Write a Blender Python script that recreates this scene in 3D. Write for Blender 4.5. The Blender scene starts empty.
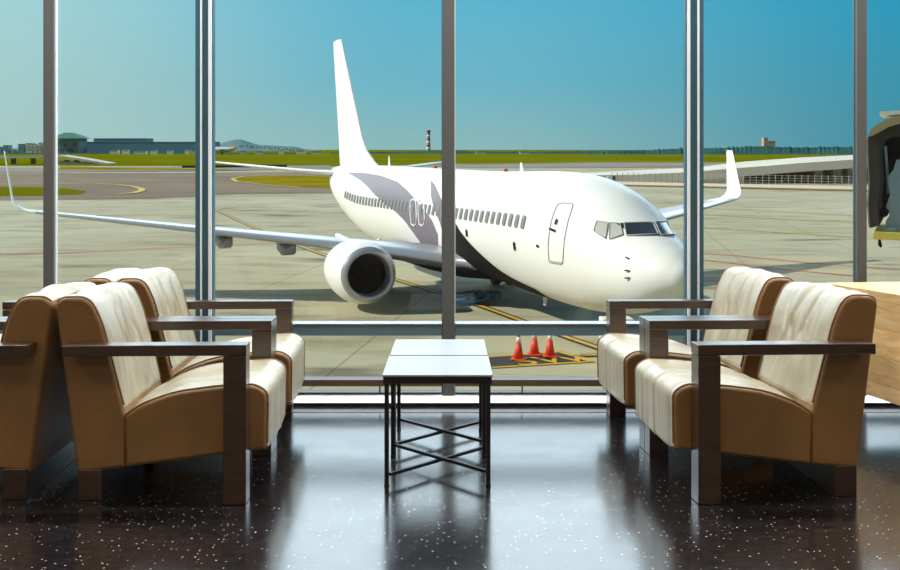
import bpy, bmesh, math, random
from mathutils import Vector, Matrix, noise, geometry
R = math.radians
rnd = random.Random(7)
sc = bpy.context.scene
C = sc.collection

# ------------------------------------------------------------------ camera, sky, sun, added fill lamps, exposure
F = 1100.0; HC = 1.22; HZ = 190.0
cam_d = bpy.data.cameras.new('camera'); cam = bpy.data.objects.new('camera', cam_d); C.objects.link(cam)
cam.location = (0, 0, HC); cam.rotation_euler = (R(90), 0, 0)
cam_d.sensor_width = 36; cam_d.lens = 36*F/900; cam_d.shift_y = -(285-HZ)/900
cam_d.clip_start = 0.05; cam_d.clip_end = 30000
sc.camera = cam
sc.view_settings.view_transform = 'Standard'; sc.view_settings.look = 'None'
sc.view_settings.exposure = 0.0; sc.view_settings.gamma = 1; sc.view_settings.use_curve_mapping = False

world = bpy.data.worlds.new('sky'); sc.world = world; world.use_nodes = True
nt = world.node_tree; nt.nodes.clear()
def N(t, **kw):
    n = nt.nodes.new(t)
    for k, v in kw.items(): setattr(n, k, v)
    return n
geo = N('ShaderNodeTexCoord'); sep = N('ShaderNodeSeparateXYZ')
nt.links.new(geo.outputs['Generated'], sep.inputs[0])
elev = N('ShaderNodeMath', operation='ARCSINE'); nt.links.new(sep.outputs['Z'], elev.inputs[0])
er = N('ShaderNodeValToRGB')
mr = N('ShaderNodeMapRange'); mr.inputs['From Min'].default_value = 0; mr.inputs['From Max'].default_value = R(60)
nt.links.new(elev.outputs[0], mr.inputs['Value']); nt.links.new(mr.outputs[0], er.inputs[0])
def lin(c): return tuple(((v/255+.055)/1.055)**2.4 if v/255 > .04045 else v/255/12.92 for v in c)
def ramp(node, stops):
    e = node.color_ramp.elements
    while len(e) < len(stops): e.new(.5)
    for el, (p, c) in zip(e, stops): el.position = p; el.color = (*c, 1)
def sc3(c, k): return tuple(v*k for v in c)
ramp(er, [(0, lin((150,186,184))), (2.1/60, lin((146,190,192))), (5.5/60, lin((112,186,206))), (9.8/60, lin((98,186,216))),
          (14/60, lin((120,180,215))), (1, (.20,.36,.58))])
# the left of the sky is hazier and paler than the right
def side(x0, x1, stops, base):
    w = N('ShaderNodeMapRange', interpolation_type='SMOOTHSTEP'); w.inputs['From Min'].default_value = x0; w.inputs['From Max'].default_value = x1
    nt.links.new(sep.outputs['X'], w.inputs['Value'])
    r_ = N('ShaderNodeValToRGB'); ramp(r_, stops); nt.links.new(mr.outputs[0], r_.inputs[0])
    m_ = N('ShaderNodeMix', data_type='RGBA'); nt.links.new(w.outputs[0], m_.inputs['Factor'])
    nt.links.new(base, m_.inputs['A']); nt.links.new(r_.outputs['Color'], m_.inputs['B']); return m_
mul = side(-.02, -.42, [(0, lin((176,208,206))), (4/60, lin((176,209,207))), (9.8/60, lin((172,220,226))), (1, (.20,.36,.58))], er.outputs['Color'])
mul = side(.0, .44, [(0, lin((66,142,165))), (4/60, lin((62,148,172))), (9.8/60, lin((40,158,196))), (1, (.10,.26,.48))], mul.outputs['Result'])
# bright sky band added above the frame, to whiten floor reflections and fill the room
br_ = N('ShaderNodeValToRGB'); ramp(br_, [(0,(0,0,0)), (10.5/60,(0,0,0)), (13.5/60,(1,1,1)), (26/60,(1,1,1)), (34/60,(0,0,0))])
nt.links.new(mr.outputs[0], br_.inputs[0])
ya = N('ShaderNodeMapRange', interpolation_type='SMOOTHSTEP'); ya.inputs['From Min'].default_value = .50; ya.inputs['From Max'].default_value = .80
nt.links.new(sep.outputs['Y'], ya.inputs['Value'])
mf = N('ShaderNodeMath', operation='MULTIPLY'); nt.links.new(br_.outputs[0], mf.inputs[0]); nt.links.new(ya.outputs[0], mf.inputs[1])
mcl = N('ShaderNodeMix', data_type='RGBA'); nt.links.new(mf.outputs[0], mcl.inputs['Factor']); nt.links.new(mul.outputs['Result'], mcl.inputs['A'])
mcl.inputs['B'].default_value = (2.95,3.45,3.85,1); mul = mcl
# the sky behind the terminal is plain blue
yb = N('ShaderNodeMapRange', interpolation_type='SMOOTHSTEP'); yb.inputs['From Min'].default_value = .1; yb.inputs['From Max'].default_value = .7
nt.links.new(sep.outputs['Y'], yb.inputs['Value'])
mxb = N('ShaderNodeMix', data_type='RGBA'); mxb.inputs['A'].default_value = (.06,.15,.24,1)
nt.links.new(yb.outputs[0], mxb.inputs['Factor']); nt.links.new(mul.outputs['Result'], mxb.inputs['B'])
mul = mxb
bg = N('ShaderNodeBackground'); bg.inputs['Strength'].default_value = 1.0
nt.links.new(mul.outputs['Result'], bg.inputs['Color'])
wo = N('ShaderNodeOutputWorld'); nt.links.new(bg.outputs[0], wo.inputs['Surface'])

sun_d = bpy.data.lights.new('sun', 'SUN'); sun_d.energy = 5.1; sun_d.angle = R(.6); sun_d.color = (1, .95, .83)
sun = bpy.data.objects.new('sun', sun_d); C.objects.link(sun)
sdir = Vector((.80, .12, -.56)).normalized()
sun.rotation_euler = sdir.to_track_quat('-Z', 'Y').to_euler()

def area(name, loc, size, power, color, rot=(0,0,0)):
    d = bpy.data.lights.new(name, 'AREA'); d.shape = 'RECTANGLE'; d.size, d.size_y = size; d.energy = power; d.color = color
    o = bpy.data.objects.new(name, d); C.objects.link(o); o.location = loc; o.rotation_euler = rot
for x in (-4.5, 0, 4.5):
    for y in (-3.5, 1.0):
        area('ceiling_lamp_light', (x, y, 4.72), (1.2, 1.2), 36, (1, .84, .62))  # added warm fill for the chair sides, not a known room lamp
for x in (-4.6, 0, 4.6):
    area('window_lamp_light', (x, 5.7, 4.70), (4.2, .5), 265, (.90, .97, 1))  # added cool fill to brighten chairs and counter, not a known lamp

# exterior: the airfield climbs gently away from the terminal (2.1 degrees)
EXT = Matrix.Translation((0,0,HC)) @ Matrix.Rotation(math.atan(41/F), 4, 'X') @ Matrix.Translation((0,0,-6.2))
def G(px, py, z=0.0):                      # point on the airfield, in airfield coordinates
    D = (6.2-z)*F/(py-149.0); return Vector(((px-450)*D/F, D, z))
def P(px, py, D):                          # point at distance D, in airfield coordinates
    return Vector(((px-450)*D/F, D, 6.2-(py-149.0)*D/F))

# ------------------------------------------------------------------ materials
MATS = {}
def mat(name, col, rough=.5, metal=0.0, spec=.5, var=0.0, vscale=3.0, bump=0.0, bscale=30.0, coat=0.0, emit=None, ior=None):
    if name in MATS: return MATS[name]
    m = bpy.data.materials.new(name); m.use_nodes = True; t = m.node_tree; b = t.nodes['Principled BSDF']
    b.inputs['Base Color'].default_value = (*col, 1); b.inputs['Roughness'].default_value = rough
    b.inputs['Metallic'].default_value = metal; b.inputs['Specular IOR Level'].default_value = spec
    b.inputs['Coat Weight'].default_value = coat
    if ior: b.inputs['IOR'].default_value = ior
    tc = t.nodes.new('ShaderNodeTexCoord')
    if var:
        n = t.nodes.new('ShaderNodeTexNoise'); n.inputs['Scale'].default_value = vscale; n.inputs['Detail'].default_value = 5
        t.links.new(tc.outputs['Object'], n.inputs['Vector'])
        r = t.nodes.new('ShaderNodeValToRGB'); r.color_ramp.elements[0].position = .3; r.color_ramp.elements[1].position = .7
        r.color_ramp.elements[0].color = (*[c*(1-var) for c in col], 1); r.color_ramp.elements[1].color = (*[min(1, c*(1+var)) for c in col], 1)
        t.links.new(n.outputs[0], r.inputs[0]); t.links.new(r.outputs[0], b.inputs['Base Color'])
    if bump:
        n = t.nodes.new('ShaderNodeTexNoise'); n.inputs['Scale'].default_value = bscale; n.inputs['Detail'].default_value = 4
        t.links.new(tc.outputs['Object'], n.inputs['Vector'])
        bp = t.nodes.new('ShaderNodeBump'); bp.inputs['Strength'].default_value = bump; bp.inputs['Distance'].default_value = .01
        t.links.new(n.outputs[0], bp.inputs['Height']); t.links.new(bp.outputs[0], b.inputs['Normal'])
    if emit:
        b.inputs['Emission Color'].default_value = (*col, 1); b.inputs['Emission Strength'].default_value = emit
    MATS[name] = m; return m

def wood(name, dark, light, rough, stretch, spec=.5, planks=None):
    m = bpy.data.materials.new(name); m.use_nodes = True; t = m.node_tree; b = t.nodes['Principled BSDF']
    b.inputs['Roughness'].default_value = rough; b.inputs['Specular IOR Level'].default_value = spec
    if name == 'walnut': b.inputs['Coat Weight'].default_value = 1; b.inputs['Coat Roughness'].default_value = .24; b.inputs['Coat IOR'].default_value = 1.7; b.inputs['Coat Weight'].default_value = .8
    tc = t.nodes.new('ShaderNodeTexCoord'); mp = t.nodes.new('ShaderNodeMapping'); mp.inputs['Scale'].default_value = stretch
    t.links.new(tc.outputs['Object'], mp.inputs[0])
    n = t.nodes.new('ShaderNodeTexNoise'); n.inputs['Scale'].default_value = 2.2; n.inputs['Detail'].default_value = 8; n.inputs['Distortion'].default_value = 1.2
    t.links.new(mp.outputs[0], n.inputs['Vector'])
    r = t.nodes.new('ShaderNodeValToRGB'); ramp(r, [(.32, dark), (.5, tuple((a+c)/2 for a, c in zip(dark, light))), (.68, light)])
    t.links.new(n.outputs[0], r.inputs[0]); out = r.outputs[0]
    if planks:
        br = t.nodes.new('ShaderNodeTexBrick'); br.inputs['Scale'].default_value = 1
        br.inputs['Brick Width'].default_value = planks[0]; br.inputs['Row Height'].default_value = planks[1]; br.inputs['Mortar Size'].default_value = .0012
        br.inputs['Color1'].default_value = (1,.93,.85,1); br.inputs['Color2'].default_value = (.68,.62,.55,1); br.inputs['Mortar'].default_value = (.35,.28,.2,1)
        sx = t.nodes.new('ShaderNodeSeparateXYZ'); cb = t.nodes.new('ShaderNodeCombineXYZ'); t.links.new(tc.outputs['Object'], sx.inputs[0])
        t.links.new(sx.outputs['Y'], cb.inputs['X']); t.links.new(sx.outputs['Z'], cb.inputs['Y']); t.links.new(cb.outputs[0], br.inputs['Vector'])
        mx = t.nodes.new('ShaderNodeMix'); mx.data_type = 'RGBA'; mx.blend_type = 'MULTIPLY'; mx.inputs['Factor'].default_value = 1
        t.links.new(out, mx.inputs['A']); t.links.new(br.outputs['Color'], mx.inputs['B']); out = mx.outputs['Result']
    t.links.new(out, b.inputs['Base Color']); MATS[name] = m; return m

M_wood = wood('walnut', (.022,.008,.004), (.056,.021,.011), .33, (3, 30, 30), .6)
M_oak = wood('oak', (.70,.42,.16), (.92,.68,.36), .4, (14, 1.6, 12), .4, (.62, .135))
def leather(name, col, rough, var):
    m = mat(name, col, rough, spec=.5, var=var, vscale=4, bump=.22, bscale=60); return m
M_leather_shaded = leather('tan_leather', (.255,.138,.052), .42, .15)  # same leather, shade of sides and rear put into the colour
M_leather_lit = leather('cream_leather', (.40,.335,.225), .36, .12)  # same leather, light on front and top put into the colour
M_leather_lit.node_tree.nodes['Principled BSDF'].inputs['Coat Weight'].default_value = .7; M_leather_lit.node_tree.nodes['Principled BSDF'].inputs['Coat Roughness'].default_value = .42; M_leather_lit.node_tree.nodes['Principled BSDF'].inputs['Coat IOR'].default_value = 1.7
M_pipe = mat('piping', (.24,.12,.045), .4)
M_steel = mat('dark_steel', (.035,.032,.035), .35, .6)
M_white = mat('white_laminate', (.33,.35,.37), .40, spec=.25)
M_rubber = mat('rubber', (.012,.012,.014), .6)
M_alu = mat('aluminium', (.055,.13,.17), .4, .0)
M_alu_light = mat('bright_aluminium', (.85,.90,.92), .35)
M_alu_brown = mat('bronze_anodised_frame', (.125,.12,.115), .45, .0)
M_transom = mat('transom_paint', (.12,.20,.24), .35)
M_sill = mat('sill_paint', (.85,.88,.90), .3)
M_wall = mat('wall_plaster', (.42,.36,.30), .8, var=.03)
M_ceil = mat('ceiling_plaster', (.55,.50,.45), .9)

def terrazzo():
    m = bpy.data.materials.new('terrazzo'); m.use_nodes = True; t = m.node_tree; b = t.nodes['Principled BSDF']
    b.inputs['Roughness'].default_value = .10; b.inputs['IOR'].default_value = 2.0; b.inputs['Specular IOR Level'].default_value = .5
    tc = t.nodes.new('ShaderNodeTexCoord')
    v = t.nodes.new('ShaderNodeTexVoronoi'); v.inputs['Scale'].default_value = 52; t.links.new(tc.outputs['Object'], v.inputs['Vector'])
    r = t.nodes.new('ShaderNodeValToRGB'); ramp(r, [(.13, (1,1,1)), (.20, (0,0,0))]); t.links.new(v.outputs['Distance'], r.inputs[0])
    # only some of the cells carry a pale chip
    s = t.nodes.new('ShaderNodeSeparateColor'); t.links.new(v.outputs['Color'], s.inputs[0])
    r2 = t.nodes.new('ShaderNodeValToRGB'); ramp(r2, [(.55, (0,0,0)), (.95, (1,1,1))]); t.links.new(s.outputs[0], r2.inputs[0])
    mm = t.nodes.new('ShaderNodeMath'); mm.operation = 'MULTIPLY'; t.links.new(r.outputs[0], mm.inputs[0]); t.links.new(r2.outputs[0], mm.inputs[1])
    n = t.nodes.new('ShaderNodeTexNoise'); n.inputs['Scale'].default_value = 26; n.inputs['Detail'].default_value = 6; t.links.new(tc.outputs['Object'], n.inputs['Vector'])
    r3 = t.nodes.new('ShaderNodeValToRGB'); ramp(r3, [(.35, (.005,.004,.005)), (.7, (.020,.015,.016))]); t.links.new(n.outputs[0], r3.inputs[0])
    mx = t.nodes.new('ShaderNodeMix'); mx.data_type = 'RGBA'; t.links.new(mm.outputs[0], mx.inputs['Factor'])
    t.links.new(r3.outputs[0], mx.inputs['A']); mx.inputs['B'].default_value = (.75,.65,.5,1)
    t.links.new(mx.outputs['Result'], b.inputs['Base Color'])
    n2 = t.nodes.new('ShaderNodeTexNoise'); n2.inputs['Scale'].default_value = 5; n2.inputs['Detail'].default_value = 6; t.links.new(tc.outputs['Object'], n2.inputs['Vector'])
    m2 = t.nodes.new('ShaderNodeMapRange'); m2.inputs['To Min'].default_value = .12; m2.inputs['To Max'].default_value = .23
    t.links.new(n2.outputs[0], m2.inputs['Value']); t.links.new(m2.outputs[0], b.inputs['Roughness'])
    return m
def glass():
    m = bpy.data.materials.new('window_glass'); m.use_nodes = True; t = m.node_tree; t.nodes.clear()
    o = t.nodes.new('ShaderNodeOutputMaterial'); mx = t.nodes.new('ShaderNodeMixShader'); fr = t.nodes.new('ShaderNodeFresnel'); fr.inputs[0].default_value = 1.45
    tr = t.nodes.new('ShaderNodeBsdfTransparent'); tr.inputs[0].default_value = (.97,.992,.985,1)
    gl = t.nodes.new('ShaderNodeBsdfGlossy'); gl.inputs['Roughness'].default_value = .02
    t.links.new(fr.outputs[0], mx.inputs[0]); t.links.new(tr.outputs[0], mx.inputs[1]); t.links.new(gl.outputs[0], mx.inputs[2]); t.links.new(mx.outputs[0], o.inputs[0])
    return m
def apron_mat():
    m = bpy.data.materials.new('apron_concrete'); m.use_nodes = True; t = m.node_tree; b = t.nodes['Principled BSDF']; b.inputs['Roughness'].default_value = .85
    b.inputs['Specular IOR Level'].default_value = .25
    tc = t.nodes.new('ShaderNodeTexCoord')
    def noi(scale, st=(1,1,1), d=6):
        mp = t.nodes.new('ShaderNodeMapping'); mp.inputs['Scale'].default_value = st; t.links.new(tc.outputs['Object'], mp.inputs[0])
        n = t.nodes.new('ShaderNodeTexNoise'); n.inputs['Scale'].default_value = scale; n.inputs['Detail'].default_value = d; t.links.new(mp.outputs[0], n.inputs['Vector']); return n
    a = noi(.03, (1, 1, 1)); r = t.nodes.new('ShaderNodeValToRGB'); ramp(r, [(.30, (.35,.30,.17)), (.5, (.44,.405,.265)), (.72, (.52,.50,.37))]); t.links.new(a.outputs[0], r.inputs[0])
    c = noi(.5, (.35, 1, 1)); r2 = t.nodes.new('ShaderNodeValToRGB'); ramp(r2, [(.25, (.66,.63,.56)), (.50, (1,1,1)), (.75, (1.0,1,1))]); t.links.new(c.outputs[0], r2.inputs[0])
    mx = t.nodes.new('ShaderNodeMix'); mx.data_type = 'RGBA'; mx.blend_type = 'MULTIPLY'; mx.inputs['Factor'].default_value = 1
    t.links.new(r.outputs[0], mx.inputs['A']); t.links.new(r2.outputs[0], mx.inputs['B'])
    br = t.nodes.new('ShaderNodeTexBrick'); br.offset = 0; br.inputs['Scale'].default_value = 1; br.inputs['Brick Width'].default_value = 7.5; br.inputs['Row Height'].default_value = 7.5
    br.inputs['Mortar Size'].default_value = .035; br.inputs['Color1'].default_value = (1,1,1,1); br.inputs['Color2'].default_value = (.93,.93,.93,1); br.inputs['Mortar'].default_value = (.62,.6,.55,1)
    mp = t.nodes.new('ShaderNodeMapping'); mp.inputs['Rotation'].default_value = (0,0,R(8)); t.links.new(tc.outputs['Object'], mp.inputs[0]); t.links.new(mp.outputs[0], br.inputs['Vector'])
    m3 = t.nodes.new('ShaderNodeMix'); m3.data_type = 'RGBA'; m3.blend_type = 'MULTIPLY'; m3.inputs['Factor'].default_value = 1
    t.links.new(mx.outputs['Result'], m3.inputs['A']); t.links.new(br.outputs['Color'], m3.inputs['B'])
    # oil and tyre stains
    d = noi(.22, (.5, 1.3, 1), 8); r4 = t.nodes.new('ShaderNodeValToRGB'); ramp(r4, [(.30, (.42,.40,.37)), (.42, (1,1,1))]); t.links.new(d.outputs[0], r4.inputs[0])
    m4 = t.nodes.new('ShaderNodeMix'); m4.data_type = 'RGBA'; m4.blend_type = 'MULTIPLY'; m4.inputs['Factor'].default_value = 1
    t.links.new(m3.outputs['Result'], m4.inputs['A']); t.links.new(r4.outputs[0], m4.inputs['B'])
    t.links.new(m4.outputs['Result'], b.inputs['Base Color']); return m

# ------------------------------------------------------------------ mesh helpers
class MB:
    def __init__(s): s.v = []; s.f = []; s.m = []; s.smooth = []
    def add(s, vs, fs, mi=0, sm=False):
        o = len(s.v); s.v += [tuple(v) for v in vs]
        for f in fs: s.f.append(tuple(i+o for i in f)); s.m.append(mi); s.smooth.append(sm)
        return s
    def box(s, a, b, mi=0, mx=None):
        x0,y0,z0 = a; x1,y1,z1 = b
        vs = [Vector(p) for p in ((x0,y0,z0),(x1,y0,z0),(x1,y1,z0),(x0,y1,z0),(x0,y0,z1),(x1,y0,z1),(x1,y1,z1),(x0,y1,z1))]
        if mx: vs = [mx @ v for v in vs]
        return s.add(vs, [(0,3,2,1),(4,5,6,7),(0,1,5,4),(1,2,6,5),(2,3,7,6),(3,0,4,7)], mi)
    def hull8(s, q, mi=0):                  # eight corners, bottom ring then top ring
        return s.add(q, [(0,3,2,1),(4,5,6,7),(0,1,5,4),(1,2,6,5),(2,3,7,6),(3,0,4,7)], mi)
    def loft(s, rings, closed=True, caps=True, mi=0, sm=True):
        n = len(rings[0]); o = [p for r in rings for p in r]; fs = []
        for i in range(len(rings)-1):
            for j in range(n if closed else n-1):
                k = (j+1) % n; fs.append((i*n+j, i*n+k, (i+1)*n+k, (i+1)*n+j))
        s.add(o, fs, mi, sm)
        if caps:
            s.add(rings[0], [tuple(range(n))[::-1]], mi, False); s.add(rings[-1], [tuple(range(n))], mi, False)
        return s
    def tube(s, pts, r, n=8, caps=True, mi=0):
        pts = [Vector(p) for p in pts]; rings = []
        up = Vector((0,0,1))
        for i, p in enumerate(pts):
            d = (pts[min(i+1, len(pts)-1)] - pts[max(i-1, 0)]).normalized()
            a = d.cross(up)
            if a.length < 1e-3: a = d.cross(Vector((1,0,0)))
            a.normalize(); b = d.cross(a); rr = r[i] if isinstance(r, (list, tuple)) else r
            rings.append([p + a*rr*math.cos(t*2*math.pi/n) + b*rr*math.sin(t*2*math.pi/n) for t in range(n)])
        return s.loft(rings, True, caps, mi)
    def bar(s, p, q, w, h=None, mi=0):
        p, q = Vector(p), Vector(q); d = (q-p).normalized(); a = d.cross(Vector((0,0,1)))
        if a.length < 1e-3: a = Vector((1,0,0))
        a.normalize(); b = d.cross(a).normalized(); h = h or w
        c = [(-1,-1),(1,-1),(1,1),(-1,1)]
        r = [[e + a*w/2*i + b*h/2*j for i, j in c] for e in (p, q)]
        return s.loft(r, True, True, mi, False)
    def build(s, name, mats, parent=None, bevel=0.0, recalc=True):
        me = bpy.data.meshes.new(name); me.from_pydata(s.v, [], s.f)
        for m in (mats if isinstance(mats, (list, tuple)) else [mats]): me.materials.append(m)
        for p, mi, sm in zip(me.polygons, s.m, s.smooth): p.material_index = mi; p.use_smooth = sm
        bm = bmesh.new(); bm.from_mesh(me)
        bmesh.ops.remove_doubles(bm, verts=bm.verts, dist=1e-5)
        if recalc: bmesh.ops.recalc_face_normals(bm, faces=bm.faces)
        bm.to_mesh(me); bm.free()
        o = bpy.data.objects.new(name, me); C.objects.link(o)
        if parent: o.parent = parent
        if bevel:
            md = o.modifiers.new('bevel', 'BEVEL'); md.width = bevel; md.segments = 2; md.limit_method = 'ANGLE'; md.angle_limit = R(40)
        return o

def tag(o, label=None, cat=None, group=None, kind=None):
    if label: o['label'] = label
    if cat: o['category'] = cat
    if group: o['group'] = group
    if kind: o['kind'] = kind
    return o
def thing(name, label, cat, loc=(0,0,0), rz=0, group=None, kind=None, ext=False):
    o = bpy.data.objects.new(name, None); C.objects.link(o); o.empty_display_size = .2
    mw = Matrix.Translation(loc) @ Matrix.Rotation(rz, 4, 'Z')
    o.matrix_world = EXT @ mw if ext else mw
    return tag(o, label, cat, group, kind)
def setext(o, mw=Matrix()): o.matrix_world = EXT @ mw; return o
def copy_tree(o, parent=None):
    c = o.copy(); C.objects.link(c)
    if parent: c.parent = parent
    for ch in [x for x in bpy.data.objects if x.parent == o]: copy_tree(ch, c)
    return c
def struct(name, mb, m, label=None, cat=None, bevel=0, ext=False):
    o = mb.build(name, m, None, bevel); tag(o, label, cat, None, 'structure')
    if ext: setext(o)
    return o

# ------------------------------------------------------------------ room shell
YW = 6.30                                   # window plane
def wx(px): return (px-450)*YW/F
def wz(py): return HC-(py-HZ)*YW/F
floor = struct('floor', MB().box((-9,-6,-.25),(9,YW+.14,0)), terrazzo(), 'dark speckled terrazzo floor polished to a mirror shine', 'floor')
struct('ceiling', MB().box((-9.2,-6.2,4.8),(9.2,YW+.14,5.0)), M_ceil, 'plain ceiling above the lounge', 'ceiling')
struct('wall_back', MB().box((-9.2,-6.2,0),(9.2,-6.0,4.8)), M_wall, 'plain wall behind the seating', 'wall')
struct('wall_left', MB().box((-9.2,-6,0),(-9,YW-.1,4.8)), M_wall, 'plain wall left of the lounge', 'wall')
struct('wall_right', MB().box((9,-6,0),(9.2,YW-.1,4.8)), M_wall, 'plain wall right of the lounge', 'wall')
M_panel = mat('lamp_diffuser', (1,.86,.66), .5, emit=3.0)
k = 0
for x in (-4.5, 0, 4.5):  # unseen glowing panels added to go with the warm fill
    for y in (-3.5, 1.0):
        t = thing('ceiling_light', 'square recessed ceiling light panel with pale metal rim', 'ceiling light', (x,y,4.74), 0, 'ceiling light panels')
        MB().box((-.62,-.62,.0),(.62,.62,.058)).build('frame', M_alu_light, t)
        MB().box((-.58,-.58,-.012),(.58,.58,-.001)).build('diffuser', M_panel, t)

for x in (-4.6, 0, 4.6):  # unseen glowing panels added to go with the cool fill
    t = thing('linear_ceiling_light', 'long cool white ceiling light above the windows', 'ceiling light', (x,5.7,4.74), 0, 'linear ceiling lights above the windows')
    MB().box((-2.2,-.28,.0),(2.2,.28,.058)).build('frame', M_alu_light, t)
    MB().box((-2.1,-.25,-.012),(2.1,.25,-.001)).build('diffuser', mat('cool_diffuser', (.9,.97,1), .5, emit=4.0), t)

# curtain wall
M_glass = glass()
xs = [-8.9, wx(49.5), wx(206), wx(448.5), wx(692), wx(860.5), 8.9]
for i in range(6):
    MBg = MB().box((xs[i]-.0, YW+.0005, .059), (xs[i+1]-.001, YW+.0105, 4.8))
    o = struct('window_%d' % (i+1), MBg, M_glass, ['clear window pane left of the leftmost mullion','clear tall window pane behind the left armchairs','clear tall window pane left of the middle mullion, tail of the airliner behind it','clear tall window pane in front of the nose of the airliner','clear tall window pane right of the double mullion by the right armchairs','clear window pane at the right edge by the boarding bridge'][i], 'window')
tn = 0
def trim(mb, m, label, bevel=0):
    global tn; tn += 1
    return struct('trim_%d' % tn, mb, m, label, 'window frame', bevel)
H = 4.8
def plain_mullion(x0, x1, lab):
    k_ = (YW-.05)/YW; a, b = wx(x0)*k_, wx(x1)*k_-.006*0
    e = bpy.data.objects.new('trim_%d' % (globals()['tn']+1), None); globals()['tn'] += 1; C.objects.link(e); tag(e, lab, 'window frame', None, 'structure')
    MB().box((a, YW-.05, 0), (b, YW+.0, H)).build('mullion_profile', M_alu_brown, e, .003)
    MB().box((b, YW-.03, 0), (b+.006, YW+.0, H)).build('gasket', M_alu_light, e)  # pale strip paints the highlight down the right side of the mullion
    MB().box((a-.005, YW-.02, 0), (a, YW+.0, H)).build('gasket', M_alu, e)
plain_mullion(43, 53.5, 'narrow brown-grey window mullion furthest left')
plain_mullion(442.5, 454.5, 'brown-grey window mullion in the middle above the coffee tables')
plain_mullion(857, 867, 'brown-grey window mullion beside the boarding bridge')
def double_mullion(segs, lab):              # (x0, x1, painted glint?)
    e = bpy.data.objects.new('trim_%d' % (globals()['tn']+1), None); globals()['tn'] += 1; C.objects.link(e); tag(e, lab, 'window frame', None, 'structure')
    for x0, x1, br in segs:
        dy = .0 if br else .02
        MB().box((wx(x0), YW-.075+dy, 0), (wx(x1), YW+.0, H)).build('bright_edge' if br else 'mullion_profile', M_alu_light if br else M_alu, e, .0015)  # white strips paint the glints along the mullion
double_mullion([(197.5,203.0,0),(203.0,204.4,1),(204.4,211,0),(211,214.0,1),(214.0,215.4,0)], 'blue-grey double mullion with two bright edges behind the left armchairs')
double_mullion([(683.5,685,0),(685,687.6,1),(687.6,695,0),(695,696.6,1),(696.6,701.5,0)], 'blue-grey double mullion with two bright edges beside the nose of the airliner')
# transom, lower rail, sill
def hbar(y0, y1, d0, d1, m, lab, bevel=.002, z0=None):
    e = MB()
    for i in range(6):
        w = .037
        e.box((xs[i]+(w if i else 0), YW-d0, wz(y1)), (xs[i+1]-(w if i < 5 else 0), YW+d1, wz(y0)))
    return trim(e, m, lab, bevel)
hbar(323.4, 334.6, .045, .06, M_transom, 'blue-grey transom rail across the windows at seat height')
hbar(322, 323.4, .048, .06, M_alu_light, 'thin bright cap on the transom rail')
hbar(378.2, 384.6, .055, .06, mat('brown_rail', (.15,.10,.075), .4, .4), 'brown lower window rail just above the sill')
trim(MB().hull8([Vector(q) for q in ((-8.9,6.205,.019),(8.9,6.205,.019),(8.9,YW+.05,.019),(-8.9,YW+.05,.019),(-8.9,6.262,.058),(8.9,6.262,.058),(8.9,YW+.05,.058),(-8.9,YW+.05,.058))]), mat('sill_paint', (.85,.88,.90), .3), 'white sloping sill along the foot of the windows')
trim(MB().box((-8.9, 6.215, .0), (8.9, YW+.05, .0185)), M_steel, 'dark steel base strip under the white window sill')
hbar(391.6, 393.0, .03, .06, M_steel, 'dark seal under the lowest window panes', 0)
for px in (380, 522, 760, 130):
    trim(MB().box((wx(px)-.004, YW-.02, wz(393)), (wx(px)+.004, YW-.006, wz(384.7))), M_alu, 'thin upright joint in the low glass under the rail')
trim(MB().box((-8.9, 6.035, .0), (8.9, 6.045, .0015)), M_steel, 'thin dark metal joint strip across the floor before the window')  # flat dark strip laid on the floor

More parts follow.
